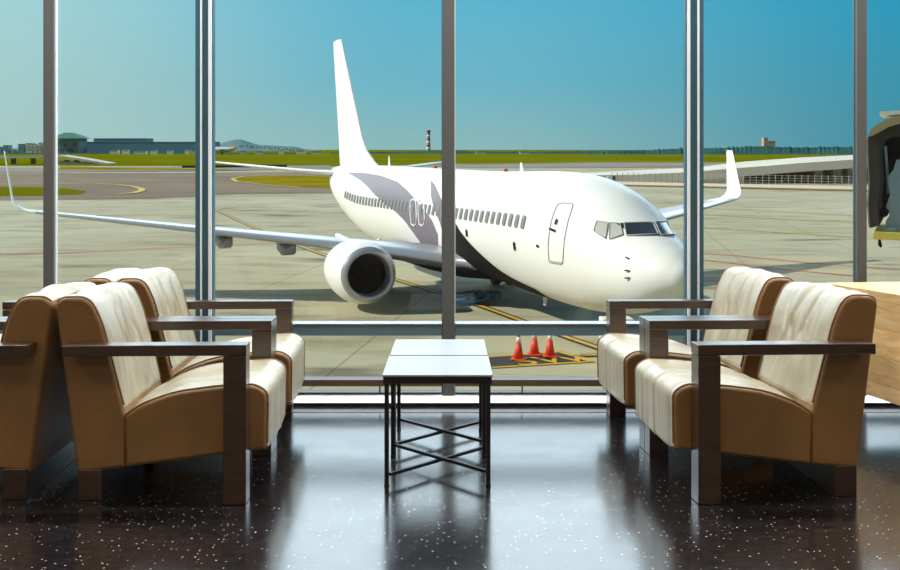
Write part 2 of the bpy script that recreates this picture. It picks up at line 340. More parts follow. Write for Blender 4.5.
# ------------------------------------------------------------------ armchairs
def fillet(poly, rad, n=5):
    out = []; L = len(poly)
    for i in range(L):
        p0, p1, p2 = Vector(poly[i-1]), Vector(poly[i]), Vector(poly[(i+1) % L]); r = rad[i] if isinstance(rad, (list, tuple)) else rad
        a = (p0-p1); b = (p2-p1); r = min(r, a.length*.45, b.length*.45)
        A = p1 + a.normalized()*r; B = p1 + b.normalized()*r
        for k in range(n+1):
            t = k/n; out.append((A*(1-t)**2 + p1*2*t*(1-t) + B*t*t))
    return out
def resample(poly, step):
    out = []; L = len(poly)
    for i in range(L):
        a, b = poly[i], poly[(i+1) % L]; d = (b-a).length; n = max(1, int(round(d/step)))
        for k in range(n): out.append(a + (b-a)*k/n)
    return out
def cushion(name, poly, rad, v0, v1, pale, wr, parent, seed):
    """rounded upholstered block: profile in the side view, lofted across the width, with folds in the leather"""
    pr = resample(fillet([Vector(p) for p in poly], rad), .010); n = len(pr)
    nor = []
    for i in range(n):
        d = (pr[(i+1) % n] - pr[i-1]).normalized(); nor.append(Vector((d.y, -d.x)))
    area2 = sum(pr[i-1].x*pr[i].y - pr[i].x*pr[i-1].y for i in range(n))
    if area2 < 0: nor = [-q for q in nor]
    W = v1-v0; vs = [0, .004, .012, .024, .04]; m = 72
    vs = vs + [.04+(W-.08)*k/m for k in range(1, m)] + [W-q for q in vs[::-1]]
    rings = []; off = Vector((seed*3.7, seed*1.3, 0))
    for v in vs:
        e = min(v, W-v); ins = .016*(1-math.sqrt(max(0, 1-(1-min(e, .024)/.024)**2))) if e < .024 else 0
        ring = []
        for p, q in zip(pr, nor):
            w = pale(p, q); d = 0
            if w > 0:
                edge = min(1, e/.06); crown = math.sin(math.pi*v/W)**.6*.010
                d = w*(crown + edge*wr(p, v/W, off))
            pp = p - q*ins + q*d
            ring.append(Vector((pp.x, v0+v, pp.y)))
        rings.append(ring)
    mb = MB().loft(rings, True, False)
    # side caps as fans
    for rg in (rings[0], rings[-1]):
        mb.add(rg, [tuple(range(n))], 1, False)
    # colour split: one leather, painted lit on front/top and shaded on sides and rear
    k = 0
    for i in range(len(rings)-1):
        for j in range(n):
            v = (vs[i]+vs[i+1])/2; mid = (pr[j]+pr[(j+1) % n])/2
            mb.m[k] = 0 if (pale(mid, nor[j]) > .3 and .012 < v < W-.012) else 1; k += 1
    o = mb.build(name, [M_leather_lit, M_leather_shaded], parent)
    # piping cord round both side seams
    for v in (v0+.014, v0+W-.014):
        pp = MB()
        pts = [Vector((p.x+q.x*.001, v, p.y+q.y*.001)) for p, q in zip(pr, nor) if pale(p, q) > .3]
        if len(pts) > 3: pp.tube(pts, .0042, 6).build('piping', M_pipe, o)
    return o
def ridg(x): return 1-abs(math.sin(x))
def seat_lit(p, q): return 1 if (q.x < -.5 or q.y > .2) else 0
def back_lit(p, q):
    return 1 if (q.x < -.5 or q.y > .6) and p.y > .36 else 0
def seat_wr(p, v, off):
    s = noise.noise(Vector((p.x*5, v*9, 0))+off)*.006
    fold = max(0, math.sin(v*46 + 3*noise.noise(Vector((p.x*6, v*4, 2))+off)))**3*.006*(1 if p.y < .44 else .6)*max(0, .6+noise.noise(Vector((v*5, 7, 1))+off))
    rad = max(0, math.sin(18*(p.x+v*.5)+4*noise.noise(Vector((p.x*3, v*3, 5))+off)))**4*.009*(max(0, (p.x-.1))*2)
    return s - fold - rad
def back_wr(p, v, off):
    h = (p.y-.35)/.47
    s = noise.noise(Vector((v*6, p.y*4, 3))+off)*.014
    fold = max(0, math.sin(v*26 + h*5 + 4*noise.noise(Vector((v*2, p.y*3, 4))+off)))**3*.015*max(0, math.sin(math.pi*min(1, max(0, h)))) * max(0, .75+noise.noise(Vector((v*3.5, p.y*2, 9))+off))
    gr = 0; k0 = int(off.x*10) % 5
    for i in range(5):
        cv = .34+.085*i+.02*math.sin(k0+i*2.1); ch = .52+.07*math.sin(k0*1.7+i*1.9); hl = .20+.05*math.sin(i*2.7+k0)
        a = (h-ch)/hl
        if abs(a) < 1:
            x_ = (v-(cv+(h-ch)*(.16+.05*math.sin(k0+i))))*.68
            gr += (.011+.004*math.sin(i*1.3+k0))*(1-a*a)*math.exp(-(x_/.011)**2) - .004*(1-a*a)*math.exp(-((x_-.024)/.014)**2)
    return s - fold*.5 - gr
CW = .885
def make_chair(label, seed):
    t = thing('armchair', label, 'armchair', group='leather lounge armchairs')
    # front posts and armrests of dark wood
    for v in (0, CW-.10):
        MB().box((0, v, .001), (.088, v+.10, .576)).build('front_leg', M_wood, t, .002)
        MB().box((-.001, v-.001, .578), (.705, v+.101, .62)).build('armrest', M_wood, t, .003)
    MB().box((.578, .09, .001), (.668, CW-.09, .12)).build('rear_plinth', M_wood, t, .002)
    cushion('seat', [(-.066,.190),(.49,.122),(.497,.325),(.43,.372),(.30,.420),(.12,.443),(-.02,.448),(-.07,.415)], [.015,.01,.02,.08,.08,.05,.05,.05], .103, CW-.103, seat_lit, seat_wr, t, seed)
    cushion('backrest', [(.489,.33),(.492,.121),(.678,.098),(.766,.77),(.735,.796),(.632,.798),(.583,.70)], [.01,.01,.01,.04,.04,.06,.15], .103, CW-.103, back_lit, back_wr, t, seed+11)
    return t
def place(t, x, y, rz): t.matrix_world = Matrix.Translation((x, y, 0)) @ Matrix.Rotation(rz, 4, 'Z')
RR = R(3.4); LR = R(2.2)
def rot(v, a): return Vector((v[0]*math.cos(a)-v[1]*math.sin(a), v[0]*math.sin(a)+v[1]*math.cos(a)))
chairs = []
for i, lab in enumerate(['pale leather armchair nearest the camera on the right, dark wood arms', 'pale leather armchair on the right, nearer the window behind the front one']):
    t = make_chair(lab, 1+i*5); p = Vector((.962, 4.26)) + rot((0, i*(CW+.006)), RR); place(t, p.x, p.y, RR)
for i, lab in enumerate(['pale leather armchair nearest the camera on the left, facing right, dark wood arms', 'pale leather armchair on the left facing right, nearer the window']):
    t = make_chair(lab, 23+i*7)
    p = Vector((-.790, 4.26)) + rot((0, (i+1)*CW+i*.006), LR); place(t, p.x, p.y, LR+math.pi)
for i, lab in enumerate(['tan leather armchair at the left edge facing away, its back against the front left one', 'leather armchair facing left, back to back with the left armchair nearer the window']):
    t = make_chair(lab, 41+i*3)
    p = Vector((-.790, 4.26)) + rot((-1.545, i*(CW+.006)+.02), LR); place(t, p.x, p.y, LR)

# ------------------------------------------------------------------ coffee tables
def table(x0, x1, y0, y1, lab):
    t = thing('coffee_table', lab, 'table', ((x0+x1)/2, (y0+y1)/2, 0), 0, 'white coffee tables')
    w, d = (x1-x0)/2, (y1-y0)/2
    MB().box((-w,-d,.452),(w,d,.46)).build('table_top', M_white, t, .0015)
    fr = MB(); i = .004
    for a, b in (((-w+i,-d+i,.424),(w-i,-d+.03,.4515)),((-w+i,d-.03,.424),(w-i,d-i,.4515)),((-w+i,-d+.03,.424),(-w+.03,d-.03,.4515)),((w-.03,-d+.03,.424),(w-i,d-.03,.4515))): fr.box(a, b)
    fr.build('frame', M_steel, t)
    lg = .018
    for sx in (-1, 1):
        for sy in (-1, 1):
            cx, cy = sx*(w-.018), sy*(d-.018)
            l = MB().box((cx-lg/2, cy-lg/2, .012), (cx+lg/2, cy+lg/2, .4235)).build('leg', M_steel, t, .001)
            MB().tube([(cx,cy,.0005),(cx,cy,.0115)], .011, 10).build('foot', M_rubber, l)
    q = w-.03, d-.03
    MB().bar((-q[0],-q[1],.044),(q[0],q[1],.044), .013).build('cross_brace', M_steel, t)
    MB().bar((q[0],-q[1],.0575),(-q[0],q[1],.0575), .013).build('cross_brace', M_steel, t)
table(-.279, .176, 4.52, 5.045, 'white-topped coffee table with black steel cross-braced frame, nearer the camera')
table(-.277, .174, 5.070, 5.60, 'white-topped coffee table with black steel frame, nearer the window')

# ------------------------------------------------------------------ oak counter on the right
t = thing('wooden_counter', 'light oak plank counter standing by the window behind the right armchair', 'counter', (2.09, 5.5, 0), R(9.1))
MB().box((0,-1.3,.195),(.6,.42,.722)).build('plank_body', M_oak, t, .004)
MB().box((.40,-1.1,.0),(.58,.25,.194)).build('plinth', M_steel, t)

# ------------------------------------------------------------------ airfield ground
def ground(name, pts, m, zo, lab, cat, kind='structure', wz_=None):
    vs = [Vector((p.x, p.y, zo)) for p in pts]
    o = MB().add(vs, [tuple(range(len(vs)))]).build(name, m, None)
    if o.data.polygons[0].normal.z < 0: o.data.flip_normals()
    tag(o, lab, cat, None, kind); return setext(o)
M_apron = apron_mat()
ground('apron', [Vector((-3000,7.2,0)),Vector((3000,7.2,0)),Vector((6000,9000,0)),Vector((-6000,9000,0))], M_apron, 0, 'pale sunlit concrete airport apron', 'apron')
M_grass = mat('grass', (.155,.165,.001), .9, spec=0, var=.25, vscale=.01)
M_grass2 = mat('dry_grass', (.25,.20,.006), .9, spec=0, var=.3, vscale=.08)
M_asph = mat('asphalt', (.21,.155,.10), .9, spec=.15, var=.25, vscale=.03)
M_asphg = mat('grey_asphalt', (.25,.22,.19), .9, spec=.15, var=.2, vscale=.02)
M_dirt = mat('dirt', (.22,.12,.02), .9, spec=.1, var=.3, vscale=.2)
gp = lambda L: [G(*p) for p in L]
ground('grass_field', gp([(-300,166),(130,166),(330,166.5),(460,164),(600,168),(900,166),(1300,166),(1300,149.8),(-300,149.8)]), M_grass, .05, 'broad green grass field across the far side of the airfield', 'grass')
ground('taxiway', gp([(-200,169),(160,167.2),(330,165.5),(330,169),(200,171.5),(-200,174)]), M_asphg, .12, 'grey taxiway strip at the edge of the grass', 'taxiway')
ground('taxiway', gp([(-300,174.5),(150,173),(330,172),(420,174),(420,190),(330,193.5),(240,194),(150,199),(-300,204)]), M_asph, .03, 'dark brown asphalt taxiway between the grass islands', 'taxiway')
ground('taxiway', gp([(400,165.5),(600,162.5),(760,162.8),(760,166.4),(600,168),(470,168)]), M_asphg, .10, 'distant grey taxiway above the fuselage of the airliner', 'taxiway')
ground('grass_island', gp([(-200,187),(30,187.5),(62,188.5),(86,191.5),(80,194.5),(40,196),(-200,198)]), M_grass, .07, 'green grass island at the far left within a yellow edge line', 'grass')
ground('grass_island', gp([(233,178.5),(268,176),(430,177),(430,190),(320,188),(276,185),(240,181.5)]), M_grass2, .07, 'dry grass island left of the tail of the airliner', 'grass')
ground('grass_island', gp([(60,166.8),(230,170),(230,171),(60,170)]), M_grass2, .15, 'thin strip of dry grass beyond the taxiway', 'grass')
ground('grass_verge', gp([(590,185.3),(640,186.6),(853,191.5),(1100,199),(1100,195.5),(853,189.6),(640,184.6),(590,183)]), M_dirt, .06, 'narrow orange-brown dry verge at the foot of the fence', 'grass')

M_yel = mat('yellow_paint', (.62,.36,.01), .7, var=.12, vscale=2)
M_blk = mat('black_paint', (.022,.02,.02), .8, var=.2, vscale=2)
M_red = mat('red_paint', (.70,.10,.06), .8)
M_fy = mat('faded_yellow_paint', (.60,.42,.03), .8)
def stripe(name, px, w, m, zo, lab, border=None, cat='ground marking'):
    pts = [G(*p) for p in px]; e = MB()
    def run(w0, w1, mi, z):
        L = []; Rr = []
        for i, p in enumerate(pts):
            d = (pts[min(i+1, len(pts)-1)]-pts[max(i-1, 0)]); d.z = 0; d.normalize(); nn = Vector((-d.y, d.x, 0))
            L.append(p+nn*w0+Vector((0,0,z))); Rr.append(p+nn*w1+Vector((0,0,z)))
        n = len(pts); e.add(L+Rr, [(i, i+1, n+i+1, n+i) for i in range(n-1)], mi)
    if border: run(-w/2-border, w/2+border, 1, zo-.006)
    run(-w/2, w/2, 0, zo)
    o = e.build(name, [m, M_blk], None)
    for p in o.data.polygons:
        if p.normal.z < 0: p.flip()
    tag(o, lab, cat, None, 'structure'); setext(o)
stripe('lead_in_marking', [(216,210.5),(241,222),(267,234),(290,243),(320,254),(355,266.5),(394,280),(440,294),(485,308.5),(519,321),(560,336),(599,349.5),(640,364),(700,386)], .20, M_yel, .03, 'yellow taxi line edged in black running under the airliner', .13)
stripe('taxi_marking', [(195,209),(216,209.5),(235,208)], .3, M_yel, .03, 'short yellow line joining the black-edged taxi line', .12)
stripe('taxi_marking', [(0,184.8),(58,184.2),(96,184.2),(118,185.4),(133,187),(142,189.5),(141,191.5),(134,193.4),(118,194.6)], 1.0, M_fy, .12, 'curved yellow edge line round the left grass island')
stripe('taxi_marking', [(320,176),(268,175.3),(242,177),(232,179),(236,181.8),(262,184.8),(300,188)], .8, M_fy, .12, 'yellow edge line round the dry grass island by the tail')
stripe('service_road_marking', [(-40,256.5),(60,253.5),(196,247),(330,241.5)], .2, M_red, .03, 'thin faded red line across the apron on the left')
stripe('taxi_marking', [(690,207.5),(760,211),(870,216.5)], .42, M_fy, .03, 'upper faded yellow line on the right apron')
stripe('taxi_marking', [(690,214),(780,219),(900,225)], .42, M_fy, .03, 'middle faded yellow line on the right apron')
stripe('taxi_marking', [(660,224),(720,229),(850,237),(950,243)], .42, M_fy, .03, 'lowest faded yellow line on the right apron')
stripe('taxi_marking', [(700,195),(797,199),(825,200),(838,202)], .3, M_fy, .03, 'short hooked yellow line below the fence')
stripe('taxi_marking', [(130,214.3),(198,215.8)], .3, M_fy, .03, 'pale yellow line beyond the wing')
stripe('service_road_marking', [(695,253.4),(735,256),(812,263.6),(900,270)], .22, M_red, .03, 'upper red line on the apron right of the nose')
stripe('service_road_marking', [(695,259.5),(735,264),(790,270.5),(860,277)], .22, M_red, .03, 'lower red line on the apron right of the nose')
# painted stand number box
bx = [G(455,361),(G(560.5,353.7)),G(592,363.5),G(478,370.5)]
box_o = MB()
o = ground('stand_number_marking', bx, M_blk, .020, 'black painted stand box with yellow border and letters, under the cones', 'ground marking')
def edge(a, b, w=.16):
    d = (b-a).normalized(); n = Vector((-d.y, d.x, 0))*w/2; a = a-d*w/2; b = b+d*w/2
    return [a+n, b+n, b-n, a-n]
e = MB()
for i in range(4):
    a, b = bx[i], bx[(i+1) % 4]
    e.add([Vector((p.x, p.y, .004)) for p in edge(a, b)], [(0,1,2,3)])
eo = e.build('border_line', M_yel, o)
eo.location = (0,0,.022)
def letters(txt, org, xdir, ydir, parent, m, name):
    """flat painted characters drawn with the built-in font, mapped onto two ground vectors"""
    cu = bpy.data.curves.new('letters', 'FONT'); cu.body = txt; cu.size = 1
    ob = bpy.data.objects.new('letters', cu); C.objects.link(ob)
    dg = bpy.context.evaluated_depsgraph_get(); me = bpy.data.meshes.new_from_object(ob.evaluated_get(dg))
    bpy.data.objects.remove(ob)
    for v in me.vertices:
        v.co = org + xdir*v.co.x + ydir*v.co.y
    me.materials.clear(); me.materials.append(m)
    q = bpy.data.objects.new(name, me); C.objects.link(q); q.parent = parent; return q
xd = (bx[2]-bx[3]).normalized(); yd = Vector((-xd.y, xd.x, 0))
lo = bx[3].copy(); lo.z = .028; 
dep = (bx[1]-bx[2]).dot(yd)
letters('SW', G(519,367.4)*1+Vector((0,0,.028)), xd*1.55, yd*abs(dep)*.92, o, M_yel, 'painted_letters')
stripe('taxi_marking', [(583,357.6),(640,354.2)], .18, M_yel, .03, 'short yellow and black line beside the stand box', .12)

# ------------------------------------------------------------------ aircraft
M_ac = mat('aircraft_white', (.80,.80,.78), .38, spec=.4, var=.015, vscale=.6)
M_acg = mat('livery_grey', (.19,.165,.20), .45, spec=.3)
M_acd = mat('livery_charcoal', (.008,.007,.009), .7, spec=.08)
M_acgl = mat('aircraft_glass', (.012,.016,.022), .08, spec=.8)
M_win = mat('cabin_window', (.19,.19,.20), .3)
M_lead = mat('polished_metal', (.50,.50,.54), .32, .6)
M_wing = mat('wing_grey', (.27,.26,.31), .4, .1)
M_eng = mat('engine_inside', (.004,.004,.005), .7, spec=.05)
M_tyre = M_rubber
TH = -1.222; ACX, ACY = 6.55, 30.25; ACZ = -.20; ACS = 1.03
air = thing('airliner', 'white twin-engine passenger airliner with grey ribbon livery parked on the apron', 'airplane', (ACX, ACY, 0), TH, ext=True)
air.matrix_world = EXT @ Matrix.Translation((ACX, ACY, ACZ)) @ Matrix.Rotation(TH, 4, 'Z') @ Matrix.Scale(ACS, 4)
ST = [(0,.02,2.78,2.74),(.06,.22,2.98,2.55),(.2,.42,3.14,2.38),(.5,.70,3.36,2.18),(1,1.0,3.62,1.90),(1.6,1.24,3.88,1.68),(2.2,1.41,4.18,1.52),(2.8,1.54,4.54,1.40),(3.4,1.65,4.86,1.31),(4.2,1.75,5.12,1.24),
      (5.2,1.83,5.33,1.20),(6.6,1.88,5.45,1.19),(8.5,1.88,5.46,1.22),(11,1.88,5.40,1.30),(14,1.88,5.36,1.35),(20,1.88,5.36,1.35),(25.5,1.88,5.36,1.36),(27.5,1.88,5.36,1.50),(30,1.80,5.36,1.98),(32,1.66,5.36,2.48),(34,1.40,5.34,3.02),(36,1.02,5.28,3.55),(37.6,.62,5.18,4.02),(38.5,.30,5.0,4.35),(38.8,.08,4.8,4.6)]
def station(s):
    s = min(max(s, 0), 38.8)
    for i in range(len(ST)-1):
        if s <= ST[i+1][0]: break
    a, b = ST[i], ST[i+1]; p = ST[max(i-1, 0)]; q = ST[min(i+2, len(ST)-1)]; t = (s-a[0])/(b[0]-a[0]); h = b[0]-a[0]; r = []
    for k in (1,2,3):
        ma = (b[k]-p[k])/(b[0]-p[0])*h if i > 0 else (b[k]-a[k]); mb_ = (q[k]-a[k])/(q[0]-a[0])*h
        r.append((2*t**3-3*t*t+1)*a[k] + (t**3-2*t*t+t)*ma + (-2*t**3+3*t*t)*b[k] + (t**3-t*t)*mb_)
    return r
def fus(s, phi, off=0.0):                   # phi 0 = starboard, 90 deg = crown
    hw, zt, zb = station(s); zc, hz = (zt+zb)/2, (zt-zb)/2
    c, sn = math.cos(phi), math.sin(phi)
    n = Vector((0, -c/max(hw, .05), sn/max(hz, .05))).normalized()
    return Vector((-s, -hw*c, zc+hz*sn)) + n*off
def ss(n=240):
    out = []
    for i in range(n+1):
        t = i/n; out.append(38.8*(t**1.7 if t < .5 else (.5**1.7 + (1-.5**1.7)*(t-.5)/.5)))
    return out
rings = [[fus(s, 2*math.pi*k/96) for k in range(96)] for s in ss()]
fuselage = MB().loft(rings).build('fuselage', M_ac, air)
# image point -> aircraft surface (to lay out doors, windows and livery in station / angle coordinates)
MI = air.matrix_world.inverted()
def hit(px, py):
    o = MI @ Vector((0,0,HC)); d = (MI @ (Vector((0,0,HC))+Vector(((px-450)/F, 1, (HZ-py)/F)))) - o
    best = None; t = 20.0; prev = None
    def fn(t):
        p = o+d*t; s = -p.x
        if s < 0 or s > 38.8: return 9, s, 0
        hw, zt, zb = station(s); zc, hz = (zt+zb)/2, (zt-zb)/2
        return (p.y/max(hw, .02))**2+((p.z-zc)/max(hz, .02))**2-1, s, math.atan2((p.z-zc)/max(hz, .02), -p.y/max(hw, .02))
    while t < 90:
        v = fn(t)
        if v[0] < 0:
            a, b = t-.15, t
            for _ in range(30):
                m = (a+b)/2
                if fn(m)[0] < 0: b = m
                else: a = m
            v = fn(b); return v[1], v[2]
        t += .15
    return None
def patch(mb, poly, off, mi=0, cols=40):
    """conforming panel: polygon in (station, angle), cut in columns so its outline stays smooth"""
    smin, smax = min(p[0] for p in poly), max(p[0] for p in poly); cols = max(4, cols)
    def spans(s):
        xs_ = []
        for i in range(len(poly)):
            a, b = poly[i-1], poly[i]
            if (a[0] <= s < b[0]) or (b[0] <= s < a[0]): xs_.append(a[1]+(b[1]-a[1])*(s-a[0])/(b[0]-a[0]))
        return sorted(xs_)
    eps = (smax-smin)*1e-4
    for c in range(cols):
        s0 = smin+(smax-smin)*c/cols; s1 = smin+(smax-smin)*(c+1)/cols
        A, B = spans(s0+eps), spans(s1-eps)
        if len(A) != len(B): M_ = spans((s0+s1)/2); A = B = M_ if M_ else (A or B)
        for k in range(0, len(A)-1, 2):
            n = max(1, int(abs(A[k+1]-A[k])/.07)+1)
            va = [fus(s0, A[k]+(A[k+1]-A[k])*j/n, off) for j in range(n+1)]; vb = [fus(s1, B[k]+(B[k+1]-B[k])*j/n, off) for j in range(n+1)]
            mb.add(va+vb, [(j, j+1, n+1+j+1, n+1+j) for j in range(n)], mi, True)
def ipoly(pts, sub=4):
    out = []
    for i in range(len(pts)):
        a, b = pts[i], pts[(i+1) % len(pts)]
        for k in range(sub):
            h = hit(a[0]+(b[0]-a[0])*k/sub, a[1]+(b[1]-a[1])*k/sub)
            if h: out.append(h)
    return out
# livery
g = MB(); patch(g, ipoly([(347,172.6),(365,173),(382,176),(398,182),(408,191),(416,200),(424,210),(432,220),(438,235),(438,262),(429,252),(421,243),(413,232),(405,221),(396,212),(385,204),(375,195),(368,187),(360,180)]), .012, 0, 150)
patch(g, ipoly([(431,180),(435,185),(440,196),(444,206),(445,222),(443,232),(440,222),(434,208),(431,195)]), .02, 0, 60)
g.build('ribbon_livery', M_acg, air)
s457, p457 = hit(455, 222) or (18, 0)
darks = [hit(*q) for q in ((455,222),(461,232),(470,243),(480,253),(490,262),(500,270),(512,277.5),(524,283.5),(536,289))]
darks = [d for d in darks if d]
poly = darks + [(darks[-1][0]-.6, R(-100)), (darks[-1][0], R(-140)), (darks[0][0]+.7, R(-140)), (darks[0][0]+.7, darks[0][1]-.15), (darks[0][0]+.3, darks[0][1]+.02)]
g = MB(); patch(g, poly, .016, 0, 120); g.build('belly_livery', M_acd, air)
# cabin windows (starboard and port), each a part
def rrect(s0, p0, ws, wp, n=4):
    out = []
    for cx, cy, a0 in ((1,1,0),(-1,1,90),(-1,-1,180),(1,-1,270)):
        for k in range(n+1):
            a = R(a0+90*k/n); out.append((s0+cx*ws*.5*.45+math.cos(a)*ws*.5*.55, p0+cy*wp*.5*.65+math.sin(a)*wp*.5*.35))
    return out
wa = hit(523.5, 222); wb = hit(345.5, 194.5)
print('windows', wa, wb)
nw = 45
for i in range(nw):
    s = wa[0] + (wb[0]-wa[0])*i/(nw-1); p = wa[1]+(wb[1]-wa[1])*i/(nw-1)
    w = MB(); patch(w, rrect(s, p, .27, .40/1.95), .03, 0, 8); w.build('cabin_window', M_win, air)
def outline(px, r, name, m, loops=True):
    pts = []
    for i in range(len(px)):
        a, b = px[i], px[(i+1) % len(px)]
        for k in range(4):
            h = hit(a[0]+(b[0]-a[0])*k/4, a[1]+(b[1]-a[1])*k/4)
            if h: pts.append(fus(h[0], h[1], .01))
    pts.append(pts[0]); return MB().tube(pts, r, 5, False).build(name, m, air)
M_seam = mat('door_seam', (.42,.40,.38), .6)
dr = outline([(549,259),(548.3,245),(550,228),(554,213),(558,204.5),(563,203),(573,203.8),(573,206),(568,222),(564.5,240),(563,262),(561.5,264),(550,262)], .020, 'service_door', M_seam)
dm = MB(); patch(dm, ipoly([(549.5,260.5),(562.5,262.5),(562,264.4),(550,262.8)]), .02, 0, 12); dm.build('door_sill', mat('sill_grey', (.33,.31,.29), .5), dr)
dm = MB(); patch(dm, rrect(*hit(556.7,222), .14, .09), .03, 0, 6); dm.build('door_window', M_acgl, dr)
h = hit(553.5, 230); MB().bar(fus(h[0]+.16, h[1], .05), fus(h[0]-.16, h[1], .05), .05).build('door_handle', M_acd, dr)
for x in (413.5, 421.5):
    outline([(x-2.6,201),(x,199.3),(x+2.6,201),(x+3.4,212),(x+3.2,223.5),(x+.8,226),(x-1.8,224),(x-3,212)], .035, 'emergency_exit', M_ac)
# cockpit windows
cock = [[(595,229.5),(597.5,221.5),(608.5,223.3),(606.2,239),(594.5,231.5)],[(610.3,223.5),(620.5,224.2),(623.2,235.5),(610,239.6)],[(624.6,223.7),(652.8,223.2),(658.5,235),(627.2,236.3)],[(655,223),(670.5,222.5),(678.5,235.3),(661,236)]]
for i, q in enumerate(cock):
    pl = ipoly(q, 4)
    if len(pl) < 4: print('cockpit window missing', i); continue
    w = MB(); patch(w, pl, .03, 0, 30); fr = w.build('cockpit_window', M_acgl if i > 1 else mat('pale_cockpit_glass', (.45,.45,.43), .15), air)
    pts = [fus(s_, p_, .035) for s_, p_ in pl]; pts.append(pts[0]); MB().tube(pts, .02, 5, False).build('window_frame', M_seam, fr)
# port side windscreen panes mirrored
for q in cock[2:]:
    pl = [(s_, math.pi-p_) for s_, p_ in ipoly(q, 4)]
    if len(pl) > 3:
        w = MB(); patch(w, pl, .03, 0, 30); w.build('cockpit_window', M_acgl, air)
# small probes, static ports, antennas
for q in ((630,259),(630,271),(630,278)):
    h = hit(*q)
    if h: MB().bar(fus(h[0], h[1], .0), fus(h[0]+.10, h[1], .07), .035).build('pitot_probe', M_acd, air)
for q in ((514.8,246),(467,233),(538,246)):
    h = hit(*q)
    if h:
        w = MB(); patch(w, rrect(h[0], h[1], .16, .13 if q[0] < 520 else .04), .03, 0, 6); w.build('service_hatch', M_acd, air)
for s_, h_ in ((11.0,.32),(27.5,.5)):
    a = fus(s_, R(90)); MB().hull8([a+Vector((.2,-.02,-.02)),a+Vector((.2,.02,-.02)),a+Vector((-.15,.02,-.02)),a+Vector((-.15,-.02,-.02)),a+Vector((-.0,-.012,h_)),a+Vector((0,.012,h_)),a+Vector((-.14,.012,h_)),a+Vector((-.14,-.012,h_))]).build('antenna', M_ac, air)
for s_ in (9.0,):
    a = fus(s_, R(-90)); MB().hull8([a+Vector((.05,-.02,-.42)),a+Vector((.05,.02,-.42)),a+Vector((-.1,.02,-.42)),a+Vector((-.1,-.02,-.42)),a+Vector((.22,-.03,.02)),a+Vector((.22,.03,.02)),a+Vector((-.1,.03,.02)),a+Vector((-.1,-.03,.02))]).build('antenna', M_ac, air)
for s_ in (12.5, 20.5):
    a = fus(s_, R(90)); MB().tube([a+Vector((0,0,-.02)),a+Vector((0,0,.07)),a+Vector((0,0,.12))], [.09,.08,.02], 10).build('beacon', mat('beacon_red', (.6,.03,.02), .3), air)
# flying surfaces
def foil(le, chord, thick, up, span):        # le: leading edge point; chord runs aft (-x)
    out = []; n = 12
    xs_ = [.5*(1-math.cos(math.pi*i/n)) for i in range(n+1)]
    yt = lambda x: 5*thick*(.2969*math.sqrt(x)-.126*x-.3516*x*x+.2843*x**3-.1030*x**4)
    for x in xs_: out.append(le + Vector((-x*chord,0,0)) + up*(yt(x)*chord))
    for x in xs_[-2:0:-1]: out.append(le + Vector((-x*chord,0,0)) - up*(yt(x)*chord*.75))
    return out
def wing(sd):                                 # sd = -1 starboard (local -y), +1 port
    e = MB(); secs = []
    data = [(11.6,.6,1.86,10.2,.11),(13.4,1.85,1.95,7.9,.12),(15.4,5.2,2.42,5.5,.10),(18.3,10.5,3.0,3.7,.082),(21.9,16.6,3.65,1.75,.08)]
    for i in range(len(data)-1):
        a, b = data[i], data[i+1]
        for k in range(6):
            t = k/6; q = [a[j]+(b[j]-a[j])*t for j in range(5)]
            secs.append(foil(Vector((-q[0], sd*q[1], q[2])), q[3], q[4], Vector((0,0,1)), None))
    # blended winglet
    for k in range(15):
        t = k/14; ang = R(78)*min(1, t*2.2); 
        yy = 16.6+ (.9*math.sin(min(1, t*2.2)*math.pi/2)) + max(0, t-.45)*.55
        zz = 3.65 + .62*(1-math.cos(min(1, t*2.2)*math.pi/2)) + max(0, t-.45)*3.4
        ch = 1.75-(1.75-.55)*t; le = 21.9+2.1*t
        secs.append(foil(Vector((-le, sd*yy, zz)), ch, .085, Vector((0, -sd*math.sin(ang), math.cos(ang))), None))
    e.loft(secs)
    w = e.build('wing', [M_wing, M_lead, M_ac], air); n = 24
    for i, p in enumerate(w.data.polygons):
        c = p.center
        if c.z > 3.62 and abs(c.y) > 16: p.material_index = 2
    # bright slat leading edge
    l = MB(); 
    for i in range(6, 24):
        sc_ = secs[i]; nx = secs[i+1] if i+1 < len(secs) else None
        ids = [21,22,23,0,1,2,3,4]
        a = [sc_[j % 24]+Vector((.012,0,.012 if j < 12 else -.012)) for j in ids]; b = [nx[j % 24]+Vector((.012,0,.012 if j < 12 else -.012)) for j in ids]
        l.add(a+b, [(j, j+1, 8+j+1, 8+j) for j in range(7)], 0, True)
    l.build('slat', M_lead, w)
    # flap track fairings
    for y_, s_, z_ in ((7.0,18.5,2.22),(9.4,19.3,2.5)):
        MB().loft([[Vector((-s_+dx, sd*y_+a*hw_, z_+.16+(b-1)*hh_)) for a, b in ((-1,1),(-1,-.5),(-.7,-1),(.7,-1),(1,-.5),(1,1))] for dx, hw_, hh_ in ((.9,.08,.05),(.4,.24,.20),(-.4,.27,.25),(-1.3,.22,.20),(-2.1,.05,.03))]).build('flap_fairing', M_wing, w)
    return w
wr_ = wing(-1); wl_ = wing(1)
